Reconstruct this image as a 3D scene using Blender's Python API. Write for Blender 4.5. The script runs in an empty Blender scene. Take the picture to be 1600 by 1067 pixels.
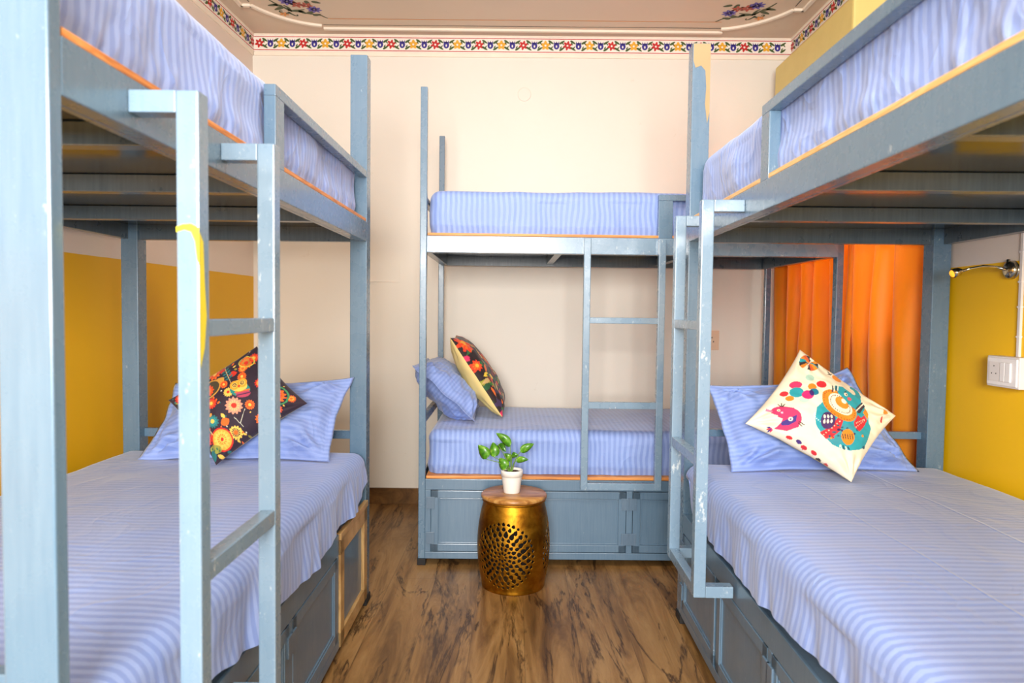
import bpy, bmesh, math, random
import numpy as np
from mathutils import Vector, Matrix, noise
random.seed(7)
SC = bpy.context.scene
COL = SC.collection

# ------------------------------------------------------------ camera
F_PX, TH, PS, RO, CAMH = 1078.0, .0411, -.0063, .0116, 1.160
def cam_axes():
    s, c = math.sin(PS), math.cos(PS); st, ct = math.sin(TH), math.cos(TH)
    r = Vector((c, -s, 0)); f = Vector((s*ct, c*ct, -st)); u = Vector((s*st, c*st, ct))
    return math.cos(RO)*r + math.sin(RO)*u, math.cos(RO)*u - math.sin(RO)*r, f
cr_, cu_, cf_ = cam_axes()
cam_d = bpy.data.cameras.new('camera')
cam_d.sensor_width = 36; cam_d.lens = 36*F_PX/1600; cam_d.clip_start = .02
cam_d.dof.use_dof = True; cam_d.dof.focus_distance = 2.9; cam_d.dof.aperture_fstop = 4.5
cam = bpy.data.objects.new('camera', cam_d); COL.objects.link(cam)
m3 = Matrix((cr_, cu_, -cf_)).transposed()
cam.matrix_world = Matrix.Translation((0, 0, CAMH)) @ m3.to_4x4()
SC.camera = cam

# ------------------------------------------------------------ world, lights, exposure
SC.view_settings.view_transform = 'Standard'
SC.view_settings.look = 'None'
SC.view_settings.gamma = 1
SC.view_settings.use_curve_mapping = False
SC.view_settings.exposure = 0.42
w = bpy.data.worlds.new('world'); SC.world = w; w.use_nodes = True
bg = w.node_tree.nodes['Background']
bg.inputs['Color'].default_value = (.93, .97, 1, 1); bg.inputs['Strength'].default_value = .62
def area(name, loc, target, sx, sy, power, color):
    l = bpy.data.lights.new(name, 'AREA'); l.shape = 'RECTANGLE'; l.size = sx; l.size_y = sy
    l.energy = power; l.color = color
    o = bpy.data.objects.new(name, l); COL.objects.link(o); o.location = loc
    o.rotation_euler = (Vector(target)-Vector(loc)).to_track_quat('-Z', 'Y').to_euler()
    return o
area('ceiling_light', (0, 2.0, 2.74), (0, 2.05, 0), .9, .5, 16, (1, .95, .88))
area('behind_camera_light', (-.15, -1.75, 1.58), (.1, 3, 1.05), 1.2, 1.0, 185, (1, .965, .92))  # unseen main light added behind the camera to brighten the bunks
area('window_daylight', (2.15, 3.2, 2.2), (1.5, 3.2, 1.5), 1.2, 1.0, 42, (1, .96, .9))

# ------------------------------------------------------------ materials
def lin(c):
    def f(v):
        v /= 255
        return v/12.92 if v <= .04045 else ((v+.055)/1.055)**2.4
    return (f(c[0]), f(c[1]), f(c[2]), 1)
class NT:
    def __init__(s, name):
        s.m = bpy.data.materials.new(name); s.m.use_nodes = True
        s.t = s.m.node_tree; s.b = s.t.nodes['Principled BSDF']
    def n(s, typ, **kw):
        nd = s.t.nodes.new(typ)
        for k, v in kw.items():
            if k in nd.inputs.keys() if isinstance(k, str) else False: nd.inputs[k].default_value = v
            else: setattr(nd, k, v)
        return nd
    def l(s, a, b): s.t.links.new(a, b)
    def val(s, nd, i, v): nd.inputs[i].default_value = v
    def noise(s, vec, scale, detail=4, rough=.55, dist=0):
        nd = s.t.nodes.new('ShaderNodeTexNoise')
        nd.inputs['Scale'].default_value = scale; nd.inputs['Detail'].default_value = detail
        nd.inputs['Roughness'].default_value = rough; nd.inputs['Distortion'].default_value = dist
        if vec is not None: s.l(vec, nd.inputs['Vector'])
        return nd.outputs['Fac']
    def mapping(s, scale=(1, 1, 1), kind='Object', rot=(0, 0, 0), loc=(0, 0, 0)):
        tc = s.t.nodes.new('ShaderNodeTexCoord'); mp = s.t.nodes.new('ShaderNodeMapping')
        s.l(tc.outputs[kind], mp.inputs['Vector'])
        mp.inputs['Scale'].default_value = scale; mp.inputs['Rotation'].default_value = rot
        mp.inputs['Location'].default_value = loc
        return mp.outputs['Vector']
    def ramp(s, fac, stops):
        r = s.t.nodes.new('ShaderNodeValToRGB'); s.l(fac, r.inputs['Fac'])
        e = r.color_ramp.elements
        while len(e) > 1: e.remove(e[-1])
        e[0].position = stops[0][0]; e[0].color = stops[0][1]
        for p, c in stops[1:]:
            q = e.new(p); q.color = c
        return r.outputs['Color']
    def mix(s, fac, a, b, blend='MIX'):
        nd = s.t.nodes.new('ShaderNodeMix'); nd.data_type = 'RGBA'; nd.blend_type = blend
        for i, v in ((0, fac), (6, a), (7, b)):
            if hasattr(v, 'is_output') or isinstance(v, bpy.types.NodeSocket): s.l(v, nd.inputs[i])
            else: nd.inputs[i].default_value = v
        return nd.outputs[2]
    def math(s, op, a, b=None, c=None):
        nd = s.t.nodes.new('ShaderNodeMath'); nd.operation = op
        for i, v in enumerate((a, b, c)):
            if v is None: continue
            if isinstance(v, bpy.types.NodeSocket): s.l(v, nd.inputs[i])
            else: nd.inputs[i].default_value = v
        return nd.outputs[0]
    def bump(s, h, strength=.3, dist=.01):
        nd = s.t.nodes.new('ShaderNodeBump'); nd.inputs['Strength'].default_value = strength
        nd.inputs['Distance'].default_value = dist
        s.l(h, nd.inputs['Height']); s.l(nd.outputs[0], s.b.inputs['Normal'])
    def sep(s, vec):
        nd = s.t.nodes.new('ShaderNodeSeparateXYZ'); s.l(vec, nd.inputs[0]); return nd.outputs
    def base(s, c):
        if isinstance(c, bpy.types.NodeSocket): s.l(c, s.b.inputs['Base Color'])
        else: s.b.inputs['Base Color'].default_value = c
    def p(s, **kw):
        for k, v in kw.items():
            k = k.replace('_', ' ')
            if isinstance(v, bpy.types.NodeSocket): s.l(v, s.b.inputs[k])
            else: s.b.inputs[k].default_value = v
def plain(name, c, rough=.5, metal=0, **kw):
    n = NT(name); v = n.mapping()
    f = n.noise(v, 14, 3)
    c = lin(c); d = tuple(x*.88 for x in c[:3])+(1,)
    n.base(n.mix(f, d, c)); n.p(Roughness=rough, Metallic=metal, **kw)
    return n.m
M = {}
def steel(name, c1, c2, wear, rough, chips=.69):
    n = NT(name); v = n.mapping()
    col = n.mix(n.noise(v, 5, 5), lin(c1), lin(c2))
    sc = n.noise(n.mapping((1, 1, .45)), 75, 8, .7)
    big = n.noise(v, 6, 3)
    m = n.ramp(n.math('ADD', n.math('MULTIPLY', sc, .8), n.math('MULTIPLY', big, .25)), [(chips-.03, (0, 0, 0, 1)), (chips+.025, (1, 1, 1, 1))])
    col = n.mix(n.math('MULTIPLY', m, wear), col, lin((214, 222, 222)))
    # thin lengthwise brush marks
    br = n.noise(n.mapping((60, 60, 4)), 2, 4)
    col = n.mix(n.math('MULTIPLY', br, .25), col, lin((150, 172, 186)))
    n.base(col); n.p(Roughness=n.math('ADD', rough, n.math('MULTIPLY', n.noise(v, 20, 4), .15)))
    n.p(Specular_IOR_Level=.6, Coat_Weight=.35, Coat_Roughness=.12)
    n.bump(n.noise(v, 70, 4), .06, .0015)
    return n.m
M['steel'] = steel('painted_steel', (72, 102, 127), (84, 116, 141), .5, .2, .68)
M['ladder'] = steel('worn_painted_steel', (95, 125, 150), (126, 152, 174), .6, .2, .645)
M['base'] = steel('painted_sheet_metal', (68, 98, 124), (78, 110, 136), .4, .28, .69)
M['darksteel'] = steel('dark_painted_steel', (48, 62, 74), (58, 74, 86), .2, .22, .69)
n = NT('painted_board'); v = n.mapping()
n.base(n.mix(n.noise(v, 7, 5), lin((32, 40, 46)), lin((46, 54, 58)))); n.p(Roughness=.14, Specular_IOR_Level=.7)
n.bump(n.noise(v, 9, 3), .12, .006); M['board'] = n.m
M['rubber'] = plain('black_rubber', (24, 22, 22), .7)
M['hinge'] = steel('hinge_steel', (66, 92, 116), (76, 102, 126), .3, .3, .68)

def wood(name, c1, c2, c3, sc=(3, 3, 30), rough=.5):
    n = NT(name); v = n.mapping(sc)
    f = n.noise(v, 1.6, 6, .6, 1.2)
    n.base(n.ramp(f, [(.3, lin(c1)), (.5, lin(c2)), (.72, lin(c3))]))
    n.p(Roughness=rough); n.bump(f, .15, .002); return n.m
M['ply'] = wood('plywood_edge', (150, 84, 30), (206, 132, 62), (232, 170, 100), (2, 4, 60))
M['plyR'] = wood('pale_plywood_edge', (196, 150, 84), (226, 184, 118), (240, 208, 152), (2, 4, 60))
M['rawwood'] = wood('raw_pine', (128, 96, 54), (182, 146, 92), (206, 174, 122), (30, 3, 3))
M['stooltop'] = wood('stool_top_wood', (104, 64, 26), (168, 116, 56), (208, 164, 100), (5, 22, 5), .28)
M['skirt'] = wood('skirting_wood', (70, 46, 22), (112, 78, 40), (140, 102, 56), (4, 4, 5), .3)

# floor laminate
n = NT('floor_laminate'); tc = n.mapping(kind='Object')
x, y, z = n.sep(tc)
pw = .19
px = n.math('DIVIDE', n.math('ADD', x, 10.03), pw)
pid = n.math('FLOOR', px)
wn = n.t.nodes.new('ShaderNodeTexWhiteNoise'); wn.noise_dimensions = '1D'; n.l(pid, wn.inputs['W'])
cmb = n.t.nodes.new('ShaderNodeCombineXYZ')
n.l(n.math('MULTIPLY', x, 1.0), cmb.inputs[0])
n.l(n.math('ADD', n.math('MULTIPLY', y, .13), n.math('MULTIPLY', wn.outputs[0], 9)), cmb.inputs[1])
n.l(n.math('MULTIPLY', wn.outputs[0], 5), cmb.inputs[2])
g1 = n.noise(cmb.outputs[0], 12, 8, .68, .9)
g2 = n.noise(cmb.outputs[0], 34, 6, .65, .6)
g3 = n.noise(cmb.outputs[0], 5.5, 7, .62, .8)
base = n.ramp(g1, [(.28, lin((58, 40, 20))), (.41, lin((106, 77, 42))), (.54, lin((144, 110, 65))), (.75, lin((174, 140, 92)))])
base = n.mix(n.math('MULTIPLY', n.math('SUBTRACT', g2, .3), .8), base, lin((126, 88, 50)))
dark = n.ramp(g3, [(.475, (0, 0, 0, 1)), (.496, (1, 1, 1, 1)), (.504, (1, 1, 1, 1)), (.525, (0, 0, 0, 1))])
brk = n.ramp(g2, [(.38, (0, 0, 0, 1)), (.55, (1, 1, 1, 1))])
dk = n.math('MULTIPLY', dark, brk)
col = n.mix(n.math('MULTIPLY', dk, .85), base, lin((44, 27, 14)))
col = n.mix(n.math('MULTIPLY', wn.outputs[0], .14), col, lin((96, 66, 36)))
fr = n.math('FRACT', px)
seam = n.math('LESS_THAN', fr, .012)
col = n.mix(n.math('MULTIPLY', seam, .45), col, lin((50, 32, 18)))
yl = n.math('FRACT', n.math('ADD', n.math('DIVIDE', y, 1.28), n.math('MULTIPLY', wn.outputs[0], 3.3)))
seam2 = n.math('LESS_THAN', yl, .0018)
col = n.mix(n.math('MULTIPLY', seam2, .4), col, lin((50, 32, 18)))
n.base(col); n.p(Roughness=n.math('ADD', .3, n.math('MULTIPLY', g2, .2)), Specular_IOR_Level=.35)
n.bump(n.math('SUBTRACT', g2, dk), .12, .002); M['floor'] = n.m

def wallmat(name, cream, lower=None, zsplit=1.35, slope=0):
    n = NT(name); v = n.mapping(kind='Object')
    f = n.noise(v, 2.2, 5); f2 = n.noise(v, 11, 6, .7)
    c = n.mix(f, lin(tuple(a-7 for a in cream)), lin(cream))
    smudge = n.math('MULTIPLY', n.math('GREATER_THAN', f2, .69), .12)
    c = n.mix(smudge, c, lin((190, 170, 140)))
    if lower:
        _, yy, zz = n.sep(v)
        lo = n.mix(f, lin(tuple(max(0, a-8) for a in lower)), lin(lower))
        c = n.mix(n.math('LESS_THAN', n.math('ADD', zz, n.math('MULTIPLY', n.math('SUBTRACT', f2, .5), .004)), zsplit), c, lo)
    n.base(c); n.p(Roughness=.55); n.bump(n.noise(v, 90, 4), .08, .003); return n.m
CREAM = (236, 229, 216)
M['wall_back'] = wallmat('cream_wall', CREAM)
M['wall_left'] = wallmat('cream_and_shaded_yellow_wall', (232, 216, 202), (236, 178, 2), 1.362)  # same yellow as the right wall, darkened to put shade into the colour
M['wall_right'] = wallmat('cream_and_yellow_wall', (232, 222, 214), (252, 198, 4), 1.346)
M['ceil'] = wallmat('ceiling_paint', (222, 200, 176))
M['mould'] = plain('moulding_paint', (250, 236, 216), .5)
M['pelmet'] = plain('pelmet_paint', (226, 204, 124), .5)
for k, c in dict(f_red=(204, 34, 30), f_blue=(52, 38, 140), f_yellow=(242, 178, 46), f_green=(66, 92, 36), f_white=(250, 240, 226), f_line=(196, 40, 40), f_black=(64, 52, 44), f_orange=(236, 150, 60), f_dgreen=(62, 74, 26), f_lblue=(96, 76, 176), f_rust=(188, 74, 48)).items():
    M[k] = plain(k.replace('f_', 'fresco_'), c, .5)

def cloth(name, ca, cb, period=.024, crease=False, wr=.35):
    n = NT(name)
    uv = n.t.nodes.new('ShaderNodeUVMap').outputs[0]
    u, vv, _ = n.sep(uv)
    s = n.math('SINE', n.math('MULTIPLY', u, 2*math.pi/period))
    f = n.math('MULTIPLY_ADD', s, 2.2, .5); f = n.math('MINIMUM', n.math('MAXIMUM', f, 0), 1)
    c = n.mix(f, lin(ca), lin(cb))
    ob = n.mapping()
    c = n.mix(n.math('MULTIPLY', n.noise(ob, 3, 3), .12), c, lin((196, 206, 240)))
    n.base(c); n.p(Roughness=n.math('MULTIPLY_ADD', f, .12, .5), Sheen_Weight=.25, Sheen_Roughness=.4, Specular_IOR_Level=.35)
    h = n.noise(ob, 26, 5, .6, .8)
    h = n.math('MULTIPLY', h, .35)
    cr = n.noise(n.mapping((1, 1, .6), rot=(.5, .4, 0)), 5, 3, .5, .8)
    rid = n.math('SUBTRACT', 1, n.math('MULTIPLY', n.math('ABSOLUTE', n.math('SUBTRACT', cr, .5)), 11))
    h = n.math('ADD', h, n.math('MULTIPLY', n.math('MAXIMUM', rid, 0), wr))
    if crease:
        for v0 in (.30, .60):
            d = n.math('ABSOLUTE', n.math('SUBTRACT', vv, n.math('MULTIPLY_ADD', n.noise(ob, 2, 1), .02, v0-.01)))
            h = n.math('ADD', h, n.math('MULTIPLY', n.math('MAXIMUM', n.math('SUBTRACT', 1, n.math('DIVIDE', d, .006)), 0), .5))
    n.bump(h, .5, .008)
    return n.m
M['sheet'] = cloth('striped_satin_sheet', (119, 145, 207), (141, 166, 221))
M['sheet_u'] = cloth('rumpled_striped_satin_sheet', (119, 145, 207), (141, 166, 221), wr=.8)
M['sheet_c'] = cloth('creased_striped_satin_sheet', (119, 145, 207), (141, 166, 221), crease=True)
M['pillow'] = cloth('striped_satin_pillowcase', (120, 146, 210), (136, 160, 219), .02, wr=.7)
M['mattress'] = plain('mattress_ticking', (214, 214, 220), .8)
n = NT('curtain_satin'); v = n.mapping()
n.base(n.mix(n.noise(n.mapping((6, 6, .6)), 3, 3), lin((232, 132, 8)), lin((244, 164, 20))))
n.p(Roughness=.3, Sheen_Weight=.3, Specular_IOR_Level=.7)
tr = n.t.nodes.new('ShaderNodeBsdfTranslucent'); tr.inputs[0].default_value = lin((255, 112, 10))
mx = n.t.nodes.new('ShaderNodeMixShader'); mx.inputs[0].default_value = .3
n.l(n.b.outputs[0], mx.inputs[1]); n.l(tr.outputs[0], mx.inputs[2])
n.l(mx.outputs[0], n.t.nodes['Material Output'].inputs[0]); M['curtain'] = n.m
n = NT('printed_cotton'); at = n.t.nodes.new('ShaderNodeVertexColor'); at.layer_name = 'Col'
n.base(at.outputs[0]); n.p(Roughness=.75, Sheen_Weight=.15); n.bump(n.noise(n.mapping(), 160, 3), .15, .002); M['print'] = n.m
M['creamcloth'] = plain('cream_cushion_back', (226, 202, 132), .8)
n = NT('aged_brass'); v = n.mapping()
n.base(n.ramp(n.noise(v, 16, 6, .65, .6), [(.3, lin((120, 74, 16))), (.55, lin((178, 124, 32))), (.8, lin((206, 154, 56)))]))
n.p(Metallic=1.0, Roughness=n.math('MULTIPLY_ADD', n.noise(v, 24, 5), .25, .32)); n.bump(n.noise(v, 12, 4), .1, .004); M['brass'] = n.m
M['white_pot'] = plain('white_glazed_pot', (240, 238, 232), .35)
M['soil'] = plain('soil', (72, 46, 28), .95)
n = NT('pothos_leaf'); v = n.mapping()
n.base(n.ramp(n.noise(v, 38, 5, .6, .8), [(.35, lin((48, 104, 22))), (.55, lin((84, 146, 30))), (.75, lin((150, 190, 66)))]))
n.p(Roughness=.3, Specular_IOR_Level=.6); M['leaf'] = n.m
M['stem'] = plain('green_stem', (104, 142, 52), .4)
M['plastic'] = plain('white_plastic', (232, 226, 222), .3)
M['plastic2'] = plain('white_switch', (244, 240, 238), .22)
M['creamplastic'] = plain('cream_plastic', (238, 206, 176), .4)
M['slot'] = plain('dark_socket_hole', (40, 34, 32), .6)
M['chrome'] = plain('chrome', (196, 186, 160), .15, 1.0)
n = NT('amber_lens'); n.base(lin((255, 190, 60))); n.p(Roughness=.2, Emission_Color=lin((255, 176, 40)), Emission_Strength=.8); M['lens'] = n.m
n = NT('window_glass'); n.base((1, 1, 1, 1)); n.p(Roughness=0, Transmission_Weight=1, IOR=1.1); M['glass'] = n.m
M['winframe'] = plain('window_frame_wood', (120, 84, 52), .4)
M['yellowpaint'] = plain('yellow_paint_smear', (232, 222, 36), .4)
M['primer'] = plain('bare_primer', (168, 144, 104), .7)

# ------------------------------------------------------------ object helpers
def link(name, me, parent=None, mats=()):
    o = bpy.data.objects.new(name, me); COL.objects.link(o)
    for m in mats: me.materials.append(m)
    if parent: o.parent = parent
    return o
def from_bm(name, bm, mats, parent=None, smooth=False):
    me = bpy.data.meshes.new(name); bm.to_mesh(me); bm.free()
    if smooth: me.polygons.foreach_set('use_smooth', [True]*len(me.polygons))
    return link(name, me, parent, mats if isinstance(mats, (list, tuple)) else [mats])
def tag(o, label, cat=None, group=None, kind=None):
    if label: o['label'] = label
    if cat: o['category'] = cat
    if group: o['group'] = group
    if kind: o['kind'] = kind
    return o
def thing(name, label, cat, loc=(0, 0, 0), rz=0, group=None):
    o = bpy.data.objects.new(name, None); COL.objects.link(o); o.empty_display_size = .05
    o.location = loc; o.rotation_euler = (0, 0, rz); return tag(o, label, cat, group)
def add_box(bm, lo, hi, bev=0, mat=0):
    x0, x1 = sorted((lo[0], hi[0])); y0, y1 = sorted((lo[1], hi[1])); z0, z1 = sorted((lo[2], hi[2]))
    t = bmesh.new()
    vs = [t.verts.new((x, y, z)) for z in (z0, z1) for y in (y0, y1) for x in (x0, x1)]
    for f in ((0, 2, 3, 1), (4, 5, 7, 6), (0, 1, 5, 4), (2, 6, 7, 3), (0, 4, 6, 2), (1, 3, 7, 5)):
        t.faces.new([vs[i] for i in f])
    if bev:
        bmesh.ops.bevel(t, geom=list(t.edges), offset=bev, segments=2, profile=.6, affect='EDGES')
    m = {}
    for v in t.verts: m[v] = bm.verts.new(v.co)
    for f in t.faces:
        g = bm.faces.new([m[v] for v in f.verts]); g.material_index = mat
    t.free()
def boxes(name, lst, mat, parent=None, bev=.002):
    bm = bmesh.new()
    for lo, hi in lst: add_box(bm, lo, hi, bev)
    return from_bm(name, bm, mat, parent)
def tube(bm, pts, rad, seg=10, mat=0, cap=True):
    pts = [Vector(p) for p in pts]; rings = []
    prev = None
    for i, p in enumerate(pts):
        d = (pts[min(i+1, len(pts)-1)]-pts[max(i-1, 0)]).normalized()
        a = prev if prev else (Vector((0, 0, 1)) if abs(d.z) < .9 else Vector((1, 0, 0)))
        s = d.cross(a).normalized(); u = s.cross(d).normalized(); prev = u
        r = rad[i] if isinstance(rad, (list, tuple)) else rad
        rings.append([bm.verts.new(p + (s*math.cos(2*math.pi*k/seg)+u*math.sin(2*math.pi*k/seg))*r) for k in range(seg)])
    for a, b in zip(rings, rings[1:]):
        for k in range(seg):
            f = bm.faces.new((a[k], a[(k+1) % seg], b[(k+1) % seg], b[k])); f.material_index = mat
    if cap:
        for r in (rings[0], rings[-1]):
            try: bm.faces.new(r).material_index = mat
            except ValueError: pass
def lathe(bm, prof, seg=48, mat=0, c=(0, 0, 0)):
    rings = []
    for r, z in prof:
        rings.append([bm.verts.new((c[0]+max(r, 1e-4)*math.cos(2*math.pi*k/seg), c[1]+max(r, 1e-4)*math.sin(2*math.pi*k/seg), c[2]+z)) for k in range(seg)])
    for a, b in zip(rings, rings[1:]):
        for k in range(seg):
            bm.faces.new((a[k], a[(k+1) % seg], b[(k+1) % seg], b[k])).material_index = mat

# ------------------------------------------------------------ room
WB, ZC = 4.13, 2.785
def wlx(y): return -1.577-.040*(WB-y)
WR = 1.60
YN = -1.2
def struct(name, bm, mats):
    o = from_bm(name, bm, mats); o['kind'] = 'structure'; return o
bm = bmesh.new(); add_box(bm, (-2.2, YN, -.08), (2.1, WB+.15, 0)); struct('floor', bm, M['floor'])
bm = bmesh.new(); add_box(bm, (-2.2, WB, 0), (2.1, WB+.15, ZC)); struct('wall_back', bm, M['wall_back'])
bm = bmesh.new()
a = [(-2.3, YN), (wlx(YN), YN), (wlx(WB), WB), (-2.3, WB)]
lo = [bm.verts.new((x, y, 0)) for x, y in a]; hi = [bm.verts.new((x, y, ZC)) for x, y in a]
for i in range(4): bm.faces.new((lo[i], lo[(i+1) % 4], hi[(i+1) % 4], hi[i]))
bm.faces.new(lo[::-1]); bm.faces.new(hi); struct('wall_left', bm, M['wall_left'])
WY0, WY1, WZ0, WZ1 = 2.76, 3.86, 1.12, 2.20
bm = bmesh.new()
for lo, hi in (((WR, YN, 0), (WR+.15, WY0, ZC)), ((WR, WY1, 0), (WR+.15, WB, ZC)), ((WR, WY0, 0), (WR+.15, WY1, WZ0)), ((WR, WY0, WZ1), (WR+.15, WY1, ZC))):
    add_box(bm, lo, hi)
struct('wall_right', bm, M['wall_right'])
# window behind the curtains
wf = boxes('window_1', [((WR+.05, WY0, WZ0), (WR+.11, WY0+.05, WZ1)), ((WR+.05, WY1-.05, WZ0), (WR+.11, WY1, WZ1)), ((WR+.05, WY0, WZ0), (WR+.11, WY1, WZ0+.05)), ((WR+.05, WY0, WZ1-.05), (WR+.11, WY1, WZ1)), ((WR+.05, 3.215, WZ0), (WR+.11, 3.265, WZ1))], M['winframe'])
wf['kind'] = 'structure'
g = boxes('window_pane', [((WR+.075, WY0+.05, WZ0+.05), (WR+.081, WY1-.05, WZ1-.05))], M['glass'], wf, 0)
# skirting
bm = bmesh.new(); add_box(bm, (wlx(WB)+.002, WB-.012, 0), (WR-.001, WB+.001, .097), .002); struct('baseboard_back', bm, M['skirt'])
bm = bmesh.new()
vs = [bm.verts.new(p) for p in ((wlx(YN)-.002, YN, 0), (wlx(YN)+.012, YN, 0), (wlx(WB-.014)+.012, WB-.014, 0), (wlx(WB-.014)-.002, WB-.014, 0))]
top = [bm.verts.new(v.co+Vector((0, 0, .097))) for v in vs]
for i in range(4): bm.faces.new((vs[i], vs[(i+1) % 4], top[(i+1) % 4], top[i]))
bm.faces.new(top); bm.faces.new(vs[::-1]); struct('baseboard_left', bm, M['skirt'])
bm = bmesh.new(); add_box(bm, (WR-.012, YN, 0), (WR+.001, WB-.014, .097), .002); struct('baseboard_right', bm, M['skirt'])

# ------ ceiling with mouldings and painted corner sprays (all one ceiling)
CM = ['ceil', 'mould', 'f_black', 'f_orange', 'f_dgreen', 'f_lblue', 'f_rust', 'f_orange', 'f_yellow']
bm = bmesh.new(); add_box(bm, (-2.3, YN, ZC), (2.1, WB+.15, ZC+.1))
def strip2d(bm, pts, w0, w1, z, th, mat):
    """flat band (or raised strip) below the ceiling following 2-D points"""
    P = [Vector((p[0], p[1])) for p in pts]; L = []
    for i, p in enumerate(P):
        d = (P[min(i+1, len(P)-1)]-P[max(i-1, 0)]).normalized(); nrm = Vector((-d.y, d.x))
        t = i/(len(P)-1); w_ = (w0(t) if callable(w0) else w0)
        L.append((p+nrm*w_, p-nrm*w_))
    for (a, b), (c, d) in zip(L, L[1:]):
        q = [a, b, d, c]
        v0 = [bm.verts.new((p.x, p.y, z-th)) for p in q]
        bm.faces.new(v0).material_index = mat
        if th > .002:
            v1 = [bm.verts.new((p.x, p.y, z)) for p in q]
            for i in range(4): bm.faces.new((v0[i], v0[(i+1) % 4], v1[(i+1) % 4], v1[i])).material_index = mat
def bez(ps, n=18):
    out = []
    for i in range(n+1):
        t = i/n; q = [Vector(p) for p in ps]
        while len(q) > 1: q = [q[k].lerp(q[k+1], t) for k in range(len(q)-1)]
        out.append((q[0].x, q[0].y))
    return out
def petal2d(bm, c, ang, r0, r1, wd, z, mat, put=None):
    pts = []
    for k in range(12):
        t = k/12*2*math.pi; rr = (r0+r1)/2+(r1-r0)/2*math.cos(t); ww = wd*math.sin(t)*(1.15-.35*math.cos(t))
        pts.append((c[0]+rr*math.cos(ang)-ww*math.sin(ang), c[1]+rr*math.sin(ang)+ww*math.cos(ang)))
    put = put or (lambda p: (p[0], p[1], z))
    bm.faces.new([bm.verts.new(put(p)) for p in pts]).material_index = mat
for sx in (1, -1):
    def mx_(p): return (p[0] if sx == 1 else -p[0]+.012, p[1])
    arc = bez([(-1.127, 3.986), (-1.26, 3.96), (-1.37, 3.86), (-1.435, 3.732)])
    strip2d(bm, [mx_(p) for p in arc], .010, 0, ZC, .012, 1)
    strip2d(bm, [mx_(p) for p in ((-1.435, 3.733), (-1.487, 3.733))], .010, 0, ZC, .012, 1)
    strip2d(bm, [mx_(p) for p in ((-1.487, 3.74), (-1.487, YN+.05))], .010, 0, ZC, .012, 1)
    strip2d(bm, [mx_(p) for p in ((-1.432, 3.70), (-1.432, YN+.05))], .003, 0, ZC, .0006, 2)
    strip2d(bm, [mx_(p) for p in ((-1.365, 3.60), (-1.365, YN+.05))], .003, 0, ZC, .0006, 3)
    J = (-1.249, 3.807)
    def st(ps, w_, mat=4): strip2d(bm, [mx_(p) for p in bez(ps)], (lambda t: w_*(1-.6*t)), 0, ZC, .0008, mat)
    st([J, (-1.19, 3.80), (-1.15, 3.87), (-1.105, 3.855), (-1.09, 3.835), (-1.095, 3.88), (-1.068, 3.896)], .009)
    st([J, (-1.26, 3.76), (-1.30, 3.74), (-1.32, 3.66)], .010)
    st([(-1.26, 3.83), (-1.31, 3.86), (-1.33, 3.80), (-1.29, 3.79), (-1.295, 3.815)], .007)
    st([(-1.262, 3.82), (-1.25, 3.87), (-1.22, 3.885), (-1.225, 3.85)], .007)
    st([J, (-1.24, 3.77), (-1.25, 3.75), (-1.262, 3.738)], .010)
    st([J, (-1.21, 3.79), (-1.19, 3.80), (-1.165, 3.787)], .008)
    for (bx, by), ang, L_ in (((-1.24, 3.80), .25, .07), ((-1.17, 3.84), -.5, .07), ((-1.14, 3.86), -.3, .05), ((-1.2, 3.80), 1.0, .05), ((-1.27, 3.76), 2.6, .07), ((-1.29, 3.73), 2.9, .06), ((-1.27, 3.75), 3.6, .05), ((-1.22, 3.67), .9, .06), ((-1.13, 3.68), 1.4, .06), ((-1.10, 3.69), .4, .05)):
        a_ = ang if sx == 1 else math.pi-ang
        petal2d(bm, mx_((bx, by)), a_, 0, L_, .011, ZC-.0009, 4)
    for c, r, mt, k in (((-1.229, 3.694), .045, 5, 8), ((-1.112, 3.786), .042, 5, 8), ((-1.190, 3.728), .040, 6, 6), ((-1.140, 3.735), .036, 6, 6), ((-1.296, 3.848), .028, 7, 5)):
        for i in range(k): petal2d(bm, mx_(c), i*2*math.pi/k+.3, .004, r, r*.2, ZC-.0011, mt)
strip2d(bm, ((-1.125, 4.025), (1.158, 4.034)), .010, 0, ZC, .012, 1)
strip2d(bm, ((-1.119, 3.985), (1.14, 3.985)), .003, 0, ZC, .0006, 2)
strip2d(bm, ((-1.069, 3.902), (1.117, 3.902)), .003, 0, ZC, .0006, 3)
bmesh.ops.recalc_face_normals(bm, faces=bm.faces)
struct('ceiling', bm, [M[k] for k in CM])

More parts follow.
